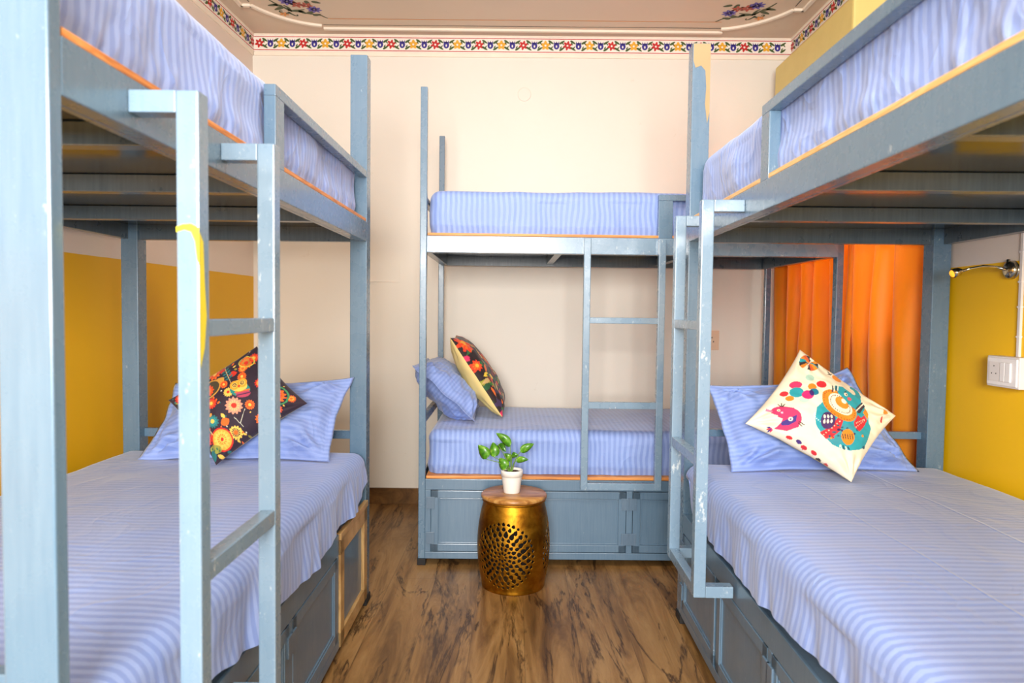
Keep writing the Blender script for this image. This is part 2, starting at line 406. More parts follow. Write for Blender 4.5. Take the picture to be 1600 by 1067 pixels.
# ------ painted flower frieze round the top of the walls
FM = ['f_white', 'f_red', 'f_blue', 'f_yellow', 'f_green', 'f_line', 'mould']
def frieze(name, A, B, nrm):
    A = Vector((A[0], A[1])); B = Vector((B[0], B[1])); d = (B-A).normalized(); L = (B-A).length; nv = Vector(nrm).normalized()
    bm = bmesh.new()
    def put(p, off=.0): q = A+d*p[0]; return (q.x+nv.x*off, q.y+nv.y*off, p[1])
    def slab(z0, z1, t, mat):
        v = [bm.verts.new(put((s, z), o)) for (s, z, o) in ((0, z0, t), (L, z0, t), (L, z1, t), (0, z1, t), (0, z0, 0), (L, z0, 0), (L, z1, 0), (0, z1, 0))]
        for f in ((0, 1, 2, 3), (4, 5, 1, 0), (3, 2, 6, 7), (0, 3, 7, 4), (1, 5, 6, 2)):
            bm.faces.new([v[i] for i in f]).material_index = mat
    slab(2.683, 2.777, .012, 0); slab(2.662, 2.683, .008, 6); slab(2.777, ZC-.0005, .016, 6)
    for z in (2.692, 2.768):
        v = [bm.verts.new(put(p, .0125)) for p in ((0, z-.0022), (L, z-.0022), (L, z+.0022), (0, z+.0022))]
        bm.faces.new(v).material_index = 5
    s = .033; i = 0; zc = 2.730
    while s < L-.015:
        k = i % 4
        P = lambda p: put(p, .0135)
        if k in (0, 2):
            np_ = 6 if k == 0 else 5
            for j in range(np_):
                petal2d(bm, (s, zc), j*2*math.pi/np_+.3, .005, .028, .0062 if k == 0 else .0080, 0, 1 if k == 0 else 3, P)
        else:
            r_ = [(s+.017*math.cos(t)*(1 if True else 1), zc-.002+.020*math.sin(t)) for t in [q*math.pi/8 for q in range(16)]]
            r2 = [(s+.0045*math.cos(t), zc-.005+.0075*math.sin(t)) for t in [q*math.pi/8 for q in range(16)]]
            o = [bm.verts.new(P(p)) for p in r_]; n_ = [bm.verts.new(P(p)) for p in r2]
            for q in range(16): bm.faces.new((o[q], o[(q+1) % 16], n_[(q+1) % 16], n_[q])).material_index = 2
            for dx in (-.011, 0, .011):
                bm.faces.new([bm.verts.new(P(p)) for p in ((s+dx-.005, zc+.010), (s+dx+.005, zc+.010), (s+dx*1.4, zc+.026))]).material_index = 2
        for sg, dz, an in ((1, 1, -.55), (1, -1, .55)):
            up2 = dz if i % 2 else -dz
            petal2d(bm, (s+.0325, zc+.019*up2), .55*up2*(1 if dz == 1 else -1), -.019, .019, .0052, 0, 4, P)
            petal2d(bm, (s+.026+.013*(dz == 1), zc+.010*up2), -.9*up2, -.009, .009, .003, 0, 4, P)
        s += .0647; i += 1
    o = from_bm(name, bm, [M[k] for k in FM]); o['kind'] = 'structure'
frieze('trim_1', (wlx(WB)+.012, WB), (WR-.012, WB), (0, -1))
frieze('trim_2', (wlx(WB), WB-.0), (wlx(YN), YN), (1, -.04))
frieze('trim_3', (WR, WB-.0), (WR, YN), (-1, 0))

# boxed pelmet over the window
pm = boxes('pelmet_box', [((1.45, 3.07, 2.24), (1.5995, 3.985, 2.565))], M['pelmet'], None, .012)
tag(pm, 'khaki yellow boxed pelmet high on the right wall under the flower frieze', 'pelmet')

# ------------------------------------------------------------ bunk beds
PI = math.pi
BEDS = {'L': ((-.5822, 2.7393, 0), .0008), 'R': ((.6308, 2.6203, 0), -.0056), 'B': ((-.44, 3.1202, 0), .0147)}
def mapper(k):
    if k == 'L': return lambda u, v, z: (-v, -u, z)
    if k == 'R': return lambda u, v, z: (v, -u, z)
    return lambda u, v, z: (u, v, z)
def bunk(k, label, LEN, W, pw, ztop, stiles, sv, guard, lad_top=1.485):
    f = mapper(k); loc, rz = BEDS[k]
    root = thing('bunk_bed', label, 'bunk bed', loc, rz, 'steel bunk beds round the room')
    def B(name, lst, mat, parent=None, bev=.002):
        return boxes(name, [(f(*a), f(*b)) for a, b in lst], mat, parent or root, bev)
    S = M['steel']
    # posts
    corners = [(0, pw, 0, pw), (0, pw, W-pw, W), (LEN-(pw if k == 'B' else .025), LEN, 0, pw+(.004 if k != 'B' else .008)), (LEN-(pw if k == 'B' else .025), LEN, W-pw, W)]
    ply = M['plyR'] if k == 'R' else M['ply']
    for i, (u0, u1, v0, v1) in enumerate(corners):
        zt = ztop
        if k == 'B' and i >= 2: zt = 1.70
        p = B('post', [((u0, v0, .030), (u1, v1, zt))], S, None, .003)
        B('foot_cap', [((u0-.004, v0-.004, 0), (u1+.004, v1+.004, .030))], M['rubber'], p)
        if k == 'R' and i == 0:
            bm = bmesh.new()
            pts = [(-.0008, .002, 2.147), (-.0008, .002, 2.085), (-.0008, .010, 2.06), (-.0008, .030, 2.068), (-.0008, .046, 2.05), (-.0008, .050, 1.99), (-.0008, .047, 1.93), (-.0008, .056, 1.86), (-.0008, .064, 1.90), (-.0008, .064, 2.147)]
            vs = [bm.verts.new(f(u1-a, v, z)) for a, v, z in pts]; bm.faces.new(vs)
            o = from_bm('bare_patch', bm, M['primer'], p); o['label'] = 'cream unpainted patch at post top'
    # upper deck
    B('side_rail', [((pw, 0, 1.430), (LEN-.025, .030, 1.505)), ((pw, .030, 1.430), (LEN-.025, .045, 1.436))], M['ladder'] if k == 'B' else S)
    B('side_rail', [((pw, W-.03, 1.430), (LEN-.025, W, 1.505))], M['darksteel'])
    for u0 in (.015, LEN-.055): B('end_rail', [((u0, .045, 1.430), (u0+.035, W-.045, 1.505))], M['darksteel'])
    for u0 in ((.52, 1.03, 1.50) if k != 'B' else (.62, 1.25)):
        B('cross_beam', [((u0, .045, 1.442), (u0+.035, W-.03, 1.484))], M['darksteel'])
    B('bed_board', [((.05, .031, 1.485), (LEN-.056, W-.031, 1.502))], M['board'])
    ply = M['plyR'] if k == 'R' else M['ply']
    B('plywood_deck', [((pw+.004, .002, 1.506), (LEN-.03, W-.02, 1.518))], ply)
    for u0 in (.005, LEN-.030):
        B('end_bar', [((u0, pw, 1.655), (u0+.025, W-pw, 1.680))], S)
        B('end_bar', [((u0, pw, .655), (u0+.025, W-pw, .688))] if k != 'R' else [((u0, pw, .704), (u0+.025, W-pw, .731))], S)
    # guard rail
    g0, g1, gp = guard
    gr = B('guard_rail', [((g0, .001, 1.674), (g1, .030, 1.701))], S)
    B('guard_post', [((gp[0], .001, 1.505), (gp[1], .030, 1.674))], S, gr)
    # lower deck and storage base
    if k == 'B': B('base_rail', [((pw, 0, .349), (LEN-.025, .025, .399))], M['base'])
    else: B('base_rail', [((pw if k == 'R' else .479, 0, .349), (LEN-.025, .009, .419))], M['base'])
    if k == 'L': B('wood_lip', [((.062, -.008, .398), (.4785, .009, .421))], M['rawwood'])
    B('base_rail', [((pw, .0, .030), (LEN-.025, .02, .062))], M['base'])
    B('plywood_deck', [((pw+.004, -.002 if k == 'B' else .010, .401), (LEN-.03, W-.02, .415))], ply if k == 'B' else M['base'])
    B('base_end', [((.003, pw, .035), (.012, W-pw, .399))], M['base'])
    B('base_back', [((pw, W-.012, .035), (LEN-.03, W-.003, .399))], M['base'])
    if k == 'B': segs = [(.058, .952, 0), (.984, 1.865, 0)]
    elif k == 'L': segs = [(.070, .478, 1), (.500, .955, 0), (.985, 1.40, 0), (1.42, 1.84, 0)]
    else: segs = [(.075, .500, 0), (.525, .955, 0), (.985, 1.40, 0), (1.42, 1.86, 0)]
    for i, (a, b, raw) in enumerate(segs):
        mt = M['rawwood'] if raw else M['base']
        z0, z1 = (.065, .346) if not raw else (.036, .397)
        fw = .034 if not raw else .05
        vo = -.001 if not raw else -.006
        d = B('cabinet_door', [((a, vo, z1-fw), (b, .018, z1)), ((a, vo, z0), (b, .018, z0+fw)), ((a, vo, z0), (a+fw, .018, z1)), ((b-fw, vo, z0), (b, .018, z1))], mt)
        if raw: d['label'] = 'unpainted wooden door frame'
        B('door_panel', [((a+fw-.004, .006, z0+fw-.004), (b-fw+.004, .014, z1-fw+.004))], M['base'], d, .001)
        if not raw:
            B('door_rim', [((a+fw, .002, z1-fw-.007), (b-fw, .008, z1-fw-.002)), ((a+fw, .002, z0+fw+.002), (b-fw, .008, z0+fw+.007)), ((a+fw+.002, .002, z0+fw), (a+fw+.007, .008, z1-fw)), ((b-fw-.007, .002, z0+fw), (b-fw-.002, .008, z1-fw))], mt, d, .001)
            hu = a if i % 2 == 0 and k == 'B' else (b if i == 0 or (k != 'B' and i == 1) else a)
            us = [a] if k != 'B' else [a, b]
            if k != 'B' and i == 1: us = [b]
            for hu in us:
                for hz in (.100, .262):
                    h = B('hinge', [((hu-.021, -.006, hz), (hu+.017, .0, hz+.055))], M['hinge'], d, .001)
        if not raw and k == 'B' and i == 1: pass
    for a in [(.954, .982)] if k == 'B' else [(.480, .498), (.957, .983), (1.402, 1.418)]:
        B('base_divider', [((a[0], .0, .062), (a[1], .02, .349))], M['base'])
    B('base_divider', [((pw, .001, .062), ((.057 if k == 'B' else .073), .018, .349))], M['base'])
    # ladder
    s0, s1 = stiles; T = .034 if k != 'B' else .031
    o, i_ = sv      # outer and inner v of the stiles
    LM = M['ladder']
    if k == 'B':
        tops = 1.500
    else:
        tops = lad_top
    for u in (s0, s1):
        lad = B('ladder_stile', [((u, o, .362), (u+T, o+T if k != 'B' else i_, tops))], LM, None, .003)
        if k != 'B':
            B('ladder_arm', [((u, o+T, lad_top-.033), (u+T, -.0005, lad_top))], LM, lad)
            B('ladder_arm', [((u, o+T, .362), (u+T, -.006, .394))], LM, lad)
    for a, b in ((1.118, 1.145), (.733, .763), (.362, .394)): B('ladder_rung', [((s0+T-.001, o+.001, a), (s1+.001, o+.028, b))], LM)
    if k == 'L':
        bm = bmesh.new(); u = s1+T+.0008; vv = [f(u, o+a, z) for a, z in ((.0, 1.282), (.012, 1.288), (.024, 1.287), (.034, 1.283), (.034, 1.275), (.022, 1.279), (.012, 1.276), (.006, 1.262), (.003, 1.235), (.0, 1.225))]
        bm.faces.new([bm.verts.new(p) for p in vv])
        vv = [f(s1+a, o-.0008, z) for a, z in ((T, 1.276), (T-.012, 1.262), (T-.016, 1.20), (T-.022, 1.15), (T-.014, 1.10), (T, 1.07))]
        bm.faces.new([bm.verts.new(p) for p in vv])
        q = from_bm('paint_smear', bm, M['yellowpaint'], lad); q['label'] = 'yellow paint smear on near stile'
    return root
bunk('L', 'blue-grey steel bunk bed along the left wall, unpainted wood door on its base', 1.880, .954, .065, 2.140, (1.350, 1.672), (-.105, -.070), (.065, 1.071, (1.009, 1.071)), 1.485)
bunk('R', 'blue-grey steel bunk bed along the yellow right wall, bare patch on its tall post', 1.900, .960, .065, 2.149, (.345, .665), (-.118, -.084), (.811, 1.875, (.811, .868)), 1.480)
bunk('B', 'blue-grey steel bunk bed against the cream back wall behind the brass stool', 1.920, .888, .031, 2.166, (.738, 1.074), (-.0335, -.0025), (1.076, 1.889, (1.076, 1.140)))

# ------------------------------------------------------------ mattresses and sheets
def interp(tab, x):
    if x <= tab[0][0]: return tab[0][1]
    for (a, b), (c, d) in zip(tab, tab[1:]):
        if x <= c: t = (x-a)/(c-a); t = t*t*(3-2*t); return b+(d-b)*t
    return tab[-1][1]
def shell(name, k, u0, u1, v0, v1, zb, zt, mat, R=.06, r=.045, hem=None, wrk=.004, fold=.006, seed=0, crown=.012, dense=1.0, flare=0, closed=False, puck=0):
    f = mapper(k); W, L = v1-v0, u1-u0
    # rounded rectangle perimeter (u, v, side param)
    P = []
    def seg(a, b, n_):
        for i in range(n_): t = i/n_; P.append((a[0]+(b[0]-a[0])*t, a[1]+(b[1]-a[1])*t))
    def arc(cx, cy, a0, n_):
        for i in range(n_): t = a0+(PI/2)*i/n_; P.append((cx+R*math.cos(t), cy+R*math.sin(t)))
    nu, nv_ = int(L/.010*dense), int(W/.022*dense)
    seg((u0+R, v0), (u1-R, v0), nu); arc(u1-R, v0+R, -PI/2, 10)
    seg((u1, v0+R), (u1, v1-R), nv_); arc(u1-R, v1-R, 0, 10)
    seg((u1-R, v1), (u0+R, v1), nu//3); arc(u0+R, v1-R, PI/2, 10)
    seg((u0, v1-R), (u0, v0+R), nv_); arc(u0+R, v0+R, PI, 10)
    N = len(P); cv = (v0+v1)/2
    nrm = []
    for i in range(N):
        a, b = P[i-1], P[(i+1) % N]; d = Vector((b[0]-a[0], b[1]-a[1])).normalized(); nrm.append((d.y, -d.x))
    rings = []
    def top_z(u, v):
        su = math.sin(PI*min(max((u-u0)/L, 0), 1))**.4; sv_ = math.sin(PI*min(max((v-v0)/W, 0), 1))**.5
        return zt+crown*(su*sv_-.6)+wrk*.8*noise.noise((u*3.1+seed, v*3.3, 1.0))+wrk*.5*noise.noise((u*9+seed, v*7, 4.0))
    NT_ = 26
    for j in range(NT_):
        t = 1-j/(NT_-1); ring = []
        for i, (u, v) in enumerate(P):
            ui = u-nrm[i][0]*r; vi = v-nrm[i][1]*r
            cu = min(max(ui, u0+W/2), u1-W/2)
            uu = ui+(cu-ui)*t; vv = vi+(cv-vi)*t
            ring.append((uu, vv, top_z(uu, vv), vv-v0))
        rings.append(ring)
    for a in (15, 30, 45, 60, 75, 90):
        a = math.radians(a); ring = []
        for i, (u, v) in enumerate(P):
            uu = u-nrm[i][0]*(r-r*math.sin(a)); vv = v-nrm[i][1]*(r-r*math.sin(a))
            ring.append((uu, vv, top_z(uu, vv)-r*(1-math.cos(a)), vv-v0))
        rings.append(ring)
    ND = 22
    for j in range(1, ND+1):
        t = j/ND; ring = []
        for i, (u, v) in enumerate(P):
            hz = hem(u, v) if hem else zb
            z0 = rings[NT_+5][i][2]; z = z0+(hz-z0)*t
            w1 = noise.noise((u*7+seed, v*7, z*2.2))*fold*(t**.7)*1.5 + noise.noise((u*19+seed+z*6, v*19, z*3))*fold*.7*t**.6
            w1 += wrk*1.4*noise.noise((u*4.2+seed, v*4.2+z*5, z*7))
            if puck: w1 += puck*(max(0, t-.55)/.45)*abs(noise.noise((u*26+z*9+seed, v*26, z*4)))*1.6
            off = w1+flare*t
            if not hem: off -= .010*max(0, t-.75)/.25
            ring.append((u+nrm[i][0]*off, v+nrm[i][1]*off, z, v-v0-(z0-z)*0))
        rings.append(ring)
    if closed:
        for t in (.5, .98):
            rings.append([(u+((u0+u1)/2-u)*t, v+(cv-v)*t, z, w_) for u, v, z, w_ in rings[NT_+5+ND]])
    verts = [f(p[0], p[1], p[2]) for ring in rings for p in ring]
    uvs = [(p[0]+(.012*noise.noise((p[0]*5+seed, p[2]*9, p[1]*3)) if ri > NT_ else .003*noise.noise((p[0]*3, p[1]*5, seed))), p[3]) for ri, ring in enumerate(rings) for p in ring]
    faces = []
    flip = (k != 'R')
    for j in range(len(rings)-1):
        for i in range(N):
            a, b, c, d = j*N+i, j*N+(i+1) % N, (j+1)*N+(i+1) % N, (j+1)*N+i
            faces.append((a, b, c, d) if k == 'L' or k == 'R' and False else (a, d, c, b))
    me = bpy.data.meshes.new(name); me.from_pydata(verts, [], faces)
    uvl = me.uv_layers.new(name='UVMap')
    idx = np.empty(len(me.loops), dtype=np.int32); me.loops.foreach_get('vertex_index', idx)
    uvl.data.foreach_set('uv', np.array(uvs, dtype=np.float32)[idx].ravel())
    me.polygons.foreach_set('use_smooth', [True]*len(me.polygons))
    o = link(name, me, None, [mat]); loc, rz = BEDS[k]; o.location = loc; o.rotation_euler = (0, 0, rz)
    bm = bmesh.new(); bm.from_mesh(me); bmesh.ops.remove_doubles(bm, verts=bm.verts, dist=1e-5); bmesh.ops.recalc_face_normals(bm, faces=bm.faces); bm.to_mesh(me); bm.free()
    return o
hemL = [(0, .52), (.07, .515), (.12, .506), (.30, .447), (.57, .446), (.74, .424), (.9, .424), (1.1, .436), (1.24, .428), (1.35, .44), (1.45, .455), (1.7, .44), (1.9, .44)]
hemR = [(0, .60), (.145, .583), (.26, .469), (.48, .450), (.66, .441), (.86, .437), (1.03, .457), (1.17, .464), (1.34, .471), (1.9, .45)]
def hem_of(tab, W):
    def h(u, v):
        side = min(max((v-.15)/.3, 0), 1)
        return interp(tab, u)*(1-side)+.47*side
    return h
sp = dict(
    L=dict(u0=.070, u1=1.850, v0=.012, v1=.930), R=dict(u0=.070, u1=1.870, v0=.012, v1=.935), B=dict(u0=.036, u1=1.880, v0=.030, v1=.865))
nm = {'L': 'left', 'R': 'right', 'B': 'back'}
for k in 'LRB':
    a = sp[k]
    m1 = shell('mattress', k, a['u0']+.035, a['u1']-.035, a['v0']+.04, a['v1']-.035, .417, .575, M['mattress'], wrk=0, fold=0, crown=.0, dense=.3, closed=True)
    tag(m1, {'L': 'lower mattress of the left bunk, wholly under its long hanging sheet', 'R': 'lower mattress of the right bunk, under the sheet with the elephant cushion', 'B': 'lower mattress of the back bunk, under a tucked blue sheet'}[k], 'mattress', 'mattresses')
    m2 = shell('mattress', k, a['u0']+.035, a['u1']-.035, .075 if k != 'B' else .07, a['v1']-.035, 1.520, 1.690, M['mattress'], wrk=0, fold=0, crown=.0, dense=.3, closed=True)
    tag(m2, {'L': 'upper mattress of the left bunk inside its rumpled sheet', 'R': 'upper mattress of the right bunk inside its gathered sheet', 'B': 'upper mattress of the back bunk inside its striped sheet'}[k], 'mattress', 'mattresses')
s = shell('bedsheet', 'L', .070, 1.850, -.006, .930, .4, .620, M['sheet'], hem=hem_of(hemL, .9), wrk=.006, fold=.016, seed=3, flare=.008, R=.05, dense=1.4)
tag(s, 'striped blue sheet on the left lower berth, its hem hanging over the base', 'bedsheet', 'striped blue bedsheets')
s = shell('bedsheet', 'R', .070, 1.870, -.004, .935, .4, .620, M['sheet_c'], hem=hem_of(hemR, .9), wrk=.005, fold=.014, seed=9, flare=.006, R=.05, dense=1.4)
tag(s, 'striped blue sheet on the right lower berth with long pressed creases', 'bedsheet', 'striped blue bedsheets')
s = shell('bedsheet', 'B', .036, 1.880, .028, .868, .4165, .622, M['sheet'], wrk=.006, fold=.006, seed=14, puck=.006)
tag(s, 'striped blue sheet on the back lower berth behind the potted plant', 'bedsheet', 'striped blue bedsheets')
s = shell('bedsheet', 'L', .070, 1.850, .034, .930, 1.519, 1.735, M['sheet_u'], wrk=.012, fold=.012, seed=21, puck=.014)
tag(s, 'rumpled striped blue sheet on the left upper berth', 'bedsheet', 'striped blue bedsheets')
s = shell('bedsheet', 'R', .072, 1.870, .034, .935, 1.519, 1.735, M['sheet_u'], wrk=.009, fold=.009, seed=31, puck=.012)
tag(s, 'striped blue sheet on the right upper berth, gathered above pale plywood', 'bedsheet', 'striped blue bedsheets')
s = shell('bedsheet', 'B', .036, 1.880, .033, .868, 1.519, 1.722, M['sheet'], wrk=.007, fold=.006, seed=44, puck=.007)
tag(s, 'striped blue sheet on the back upper berth near the frieze', 'bedsheet', 'striped blue bedsheets')

# ------------------------------------------------------------ pillows and cushions
def pillow(name, k, c, T, mats, flange=0, pinch=.05, n=60, design=None, seed=0, wr=.008, back=1.0, uvs=(.6, .4), tip=0):
    """c: corners bl, br, tr, tl in bed coordinates; front bulges towards (br-bl)x(tl-bl)"""
    f = mapper(k); c = [Vector(f(*p)) for p in c]; bl, br, tr, tl = c
    nn = (br-bl).cross(tl-bl).normalized()
    if (k == 'L'): pass
    V = {}; verts = []; cols = []; uv = []; faces = []; mi = []
    def pos(s, t, side):
        S, Tt = 2*s-1, 2*t-1
        s2 = .5+.5*S*(1-pinch*(1-Tt*Tt)); t2 = .5+.5*Tt*(1-(pinch if Tt < 0 else pinch+tip)*(1-S*S))
        p = bl*(1-s2)*(1-t2)+br*s2*(1-t2)+tr*s2*t2+tl*(1-s2)*t2
        fs = flange
        a = max(0, 1-(abs(S)/(1-fs))**2.6) if abs(S) < 1-fs else 0
        b = max(0, 1-(abs(Tt)/(1-fs))**2.6) if abs(Tt) < 1-fs else 0
        h = T/2*(a**.55)*(b**.55)
        h *= 1+.18*noise.noise((s*3+seed, t*3, side))
        wv = wr*noise.noise((s*6+seed, t*6, side*3.))*min(1, (a*b)**.3+.15) + wr*.6*noise.noise((s*16+seed, t*12, side*2.))
        # radial gather creases near the corners
        rr = math.hypot(abs(S)-1, abs(Tt)-1)
        wv += wr*1.1*math.sin(math.atan2(1.001-abs(Tt), 1.001-abs(S))*14)*math.exp(-((rr-.35)/.2)**2)*min(1, a*b*6)
        h = max(h + wv*(1 if a*b > 0 else .35), .0004) if a*b > 0 else .0015+abs(wv)*.2
        edge = min(min(s, 1-s), min(t, 1-t))*n
        if edge < .5: h = 0; 
        return p+nn*(h*(1 if side > 0 else -back)) + (nn*wr*.8*noise.noise((s*5+seed, t*5, 9)) )
    for side in (1, -1):
        for j in range(n+1):
            for i in range(n+1):
                brd = i in (0, n) or j in (0, n)
                if side == -1 and brd: V[side, i, j] = V[1, i, j]; continue
                V[side, i, j] = len(verts); verts.append(pos(i/n, j/n, side)); uv.append((j/n*uvs[1], i/n*uvs[0]))
                if design: cols.append((i/n, j/n))
        for j in range(n):
            for i in range(n):
                q = (V[side, i, j], V[side, i+1, j], V[side, i+1, j+1], V[side, i, j+1])
                faces.append(q if side == 1 else q[::-1]); mi.append(0 if side == 1 or len(mats) == 1 else 1)
    # make it stand at its own centre
    ctr = sum(verts, Vector())/len(verts); ctr.z = min(v.z for v in verts)
    me = bpy.data.meshes.new(name); me.from_pydata([v-ctr for v in verts], [], faces)
    uvl = me.uv_layers.new(name='UVMap')
    idx = np.empty(len(me.loops), dtype=np.int32); me.loops.foreach_get('vertex_index', idx)
    uvl.data.foreach_set('uv', np.array(uv, dtype=np.float32)[idx].ravel())
    me.polygons.foreach_set('use_smooth', [True]*len(me.polygons)); me.polygons.foreach_set('material_index', mi)
    o = link(name, me, None, mats); loc, rz = BEDS[k]
    o.location = Vector(loc)+Matrix.Rotation(rz, 3, 'Z') @ ctr; o.rotation_euler = (0, 0, rz)
    if design:
        st = np.array(cols); C = design(st[:, 0], st[:, 1])
        at = me.color_attributes.new('Col', 'FLOAT_COLOR', 'POINT')
        at.data.foreach_set('color', np.concatenate([C, np.ones((len(C), 1))], 1).astype(np.float32).ravel())
    return o
def L3(c): return np.array(lin(c)[:3])
class Paint:
    def __init__(s, X, Y, bgc): s.X, s.Y = X, Y; s.C = np.tile(L3(bgc), (len(X), 1))
    def put(s, m, c): s.C[m] = L3(c)
    def ell(s, x, y, a, b, c, rot=0, r_in=0):
        dx, dy = s.X-x, s.Y-y; cr, sr = math.cos(rot), math.sin(rot)
        q = ((dx*cr+dy*sr)/a)**2+((-dx*sr+dy*cr)/b)**2
        s.put((q <= 1) & (q >= r_in**2), c)
    def flower(s, x, y, r, c, k=12, depth=.18, c2=None, c3=None, ring=None):
        dx, dy = s.X-x, s.Y-y; d = np.hypot(dx, dy); th = np.arctan2(dy, dx)
        if ring: s.put(d < r*1.28, ring)
        s.put(d < r*(1-depth*(.5+.5*np.cos(th*k))), c)
        if c2:
            s.put((d < r*.62) & (np.cos(th*k) > -.2), c2)
        if c3: s.put(d < r*.30, c3)
    def leaf(s, x, y, L, w_, ang, c):
        dx, dy = s.X-x, s.Y-y; ca, sa = math.cos(ang), math.sin(ang); a = (dx*ca+dy*sa)/L; b = (-dx*sa+dy*ca)/w_
        s.put((a > 0) & (a < 1) & (np.abs(b) < np.sin(np.clip(a, 0, 1)*PI)**.8), c)
    def line(s, p, w_, c):
        for (x0, y0), (x1, y1) in zip(p, p[1:]):
            dx, dy = x1-x0, y1-y0; L2 = dx*dx+dy*dy
            t = np.clip(((s.X-x0)*dx+(s.Y-y0)*dy)/L2, 0, 1); s.put(np.hypot(s.X-x0-t*dx, s.Y-y0-t*dy) < w_, c)
    def poly(s, P, c):
        ins = np.zeros(len(s.X), bool)
        for (x0, y0), (x1, y1) in zip(P, P[1:]+P[:1]):
            if y0 == y1: continue
            cnd = ((y0 > s.Y) != (y1 > s.Y)) & (s.X < (x1-x0)*(s.Y-y0)/(y1-y0)+x0); ins ^= cnd
        s.put(ins, c)
def quadmap(s, t, bl, br, tr, tl):
    X = bl[0]*(1-s)*(1-t)+br[0]*s*(1-t)+tr[0]*s*t+tl[0]*(1-s)*t
    Y = bl[1]*(1-s)*(1-t)+br[1]*s*(1-t)+tr[1]*s*t+tl[1]*(1-s)*t
    return X, Y
OR, RD, YE, OL, TE, DK = (244, 104, 24), (214, 44, 26), (246, 196, 84), (150, 140, 60), (30, 112, 116), (42, 26, 44)
def owl_print(s, t):
    X, Y = quadmap(s, t, (580, 925), (1178, 500), (805, 100), (235, 480)); p = Paint(X, Y, DK)
    rnd = random.Random(3)
    for i in range(90):
        p.ell(rnd.uniform(240, 1170), rnd.uniform(110, 920), 5, 5, rnd.choice([YE, OR, TE, (230, 220, 190)]))
    for i in range(26):
        x, y = rnd.uniform(280, 1100), rnd.uniform(160, 860); a = rnd.uniform(0, 6.28)
        for j in range(3): p.leaf(x+j*14, y+j*16, 26, 7, a+.5*j, rnd.choice([YE, TE, OL, OR]))
    # big paisley
    p.ell(535, 430, 92, 66, (206, 150, 60), -.7); p.leaf(560, 420, 110, 36, -.85, (206, 150, 60)); p.ell(535, 430, 82, 56, (70, 60, 40), -.7)
    p.flower(525, 440, 50, (240, 80, 30), 12, .2, (246, 130, 50), YE); p.ell(525, 440, 8, 8, RD)
    p.flower(545, 305, 50, OR, 9, .3, RD, YE); p.flower(600, 285, 26, RD, 7, .3)
    for x, y, r, c, c2, c3 in ((770, 230, 52, OR, OL, RD), (815, 190, 36, RD, OR, YE), (755, 272, 34, OR, YE, OR), (765, 335, 35, OR, RD, YE), (640, 392, 30, OR, RD, YE), (683, 452, 36, YE, YE, RD), (727, 548, 62, (232, 150, 120), (222, 190, 120), RD), (568, 535, 42, RD, OR, YE), (580, 660, 46, TE, (40, 150, 150), YE), (835, 540, 36, OR, RD, YE), (738, 730, 46, YE, DK, OR), (520, 772, 50, RD, OR, OL), (1000, 462, 62, OR, RD, YE), (1092, 476, 28, OR, YE, OR), (1000, 556, 38, (240, 80, 30), OR, YE), (330, 480, 46, RD, OR, YE), (400, 560, 40, OR, YE, RD), (420, 400, 36, YE, OR, RD), (900, 380, 40, RD, YE, OR), (910, 640, 44, OR, TE, YE), (930, 280, 32, TE, OR, YE), (400, 660, 36, TE, YE, RD), (880, 780, 26, OR, RD, YE)):
        p.flower(x, y, r, c, 13, .2, c2, c3)
    p.ell(1000, 462, 80, 76, (60, 140, 90), 0, .86); p.ell(770, 222, 62, 42, (214, 196, 70), 0, .86)
    p.ell(640, 775, 76, 74, RD); p.ell(640, 775, 66, 64, (246, 170, 60)); p.flower(640, 775, 56, YE, 14, .25, (240, 130, 30), DK); p.ell(642, 775, 20, 20, YE); p.ell(642, 775, 12, 12, RD)
    p.ell(590, 835, 46, 26, (150, 150, 60)); [p.ell(560+i*20, 832+(i % 2)*12, 7, 7, (50, 110, 70)) for i in range(4)]
    p.leaf(560, 840, 70, 22, 1.3, TE); p.leaf(600, 870, 50, 12, .3, YE)
    p.leaf(640, 680, 66, 28, -.6, OR); p.leaf(660, 320, 60, 22, -.3, RD); p.leaf(640, 605, 40, 12, .9, YE)
    for i in range(4):
        p.leaf(505+i*16, 560+i*24, 34, 10, -.9, (230, 150, 50)); p.leaf(500+i*16, 570+i*24, 34, 10, 2.2, (230, 150, 50))
        p.leaf(630+i*14, 290+i*18, 34, 7, -1.1, TE); p.leaf(630+i*14, 290+i*18, 34, 7, 2.6, TE)
    p.line([(600, 240), (690, 380)], 2.5, (200, 170, 120)); p.line([(500, 660), (580, 750)], 2.5, (200, 170, 120)); p.line([(770, 670), (800, 570)], 2, (200, 200, 180)); p.line([(730, 630), (790, 690)], 2, (200, 200, 180))
    # owl
    p.ell(765, 432, 72, 50, (28, 130, 120)); p.ell(790, 462, 52, 26, (180, 60, 90), -.2); p.line([(735, 455), (830, 430)], 5, OR); p.line([(745, 475), (835, 452)], 4, (60, 30, 70))
    p.ell(752, 405, 62, 42, YE); p.ell(722, 402, 34, 34, (246, 160, 40)); p.ell(776, 382, 34, 34, (246, 160, 40))
    for x, y in ((722, 402), (776, 382)): p.ell(x, y, 21, 21, YE); p.ell(x, y, 15, 15, DK); p.ell(x, y, 9, 9, YE); p.ell(x, y, 4, 4, DK)
    p.poly([(745, 405), (765, 398), (760, 425)], RD)
    return p.C
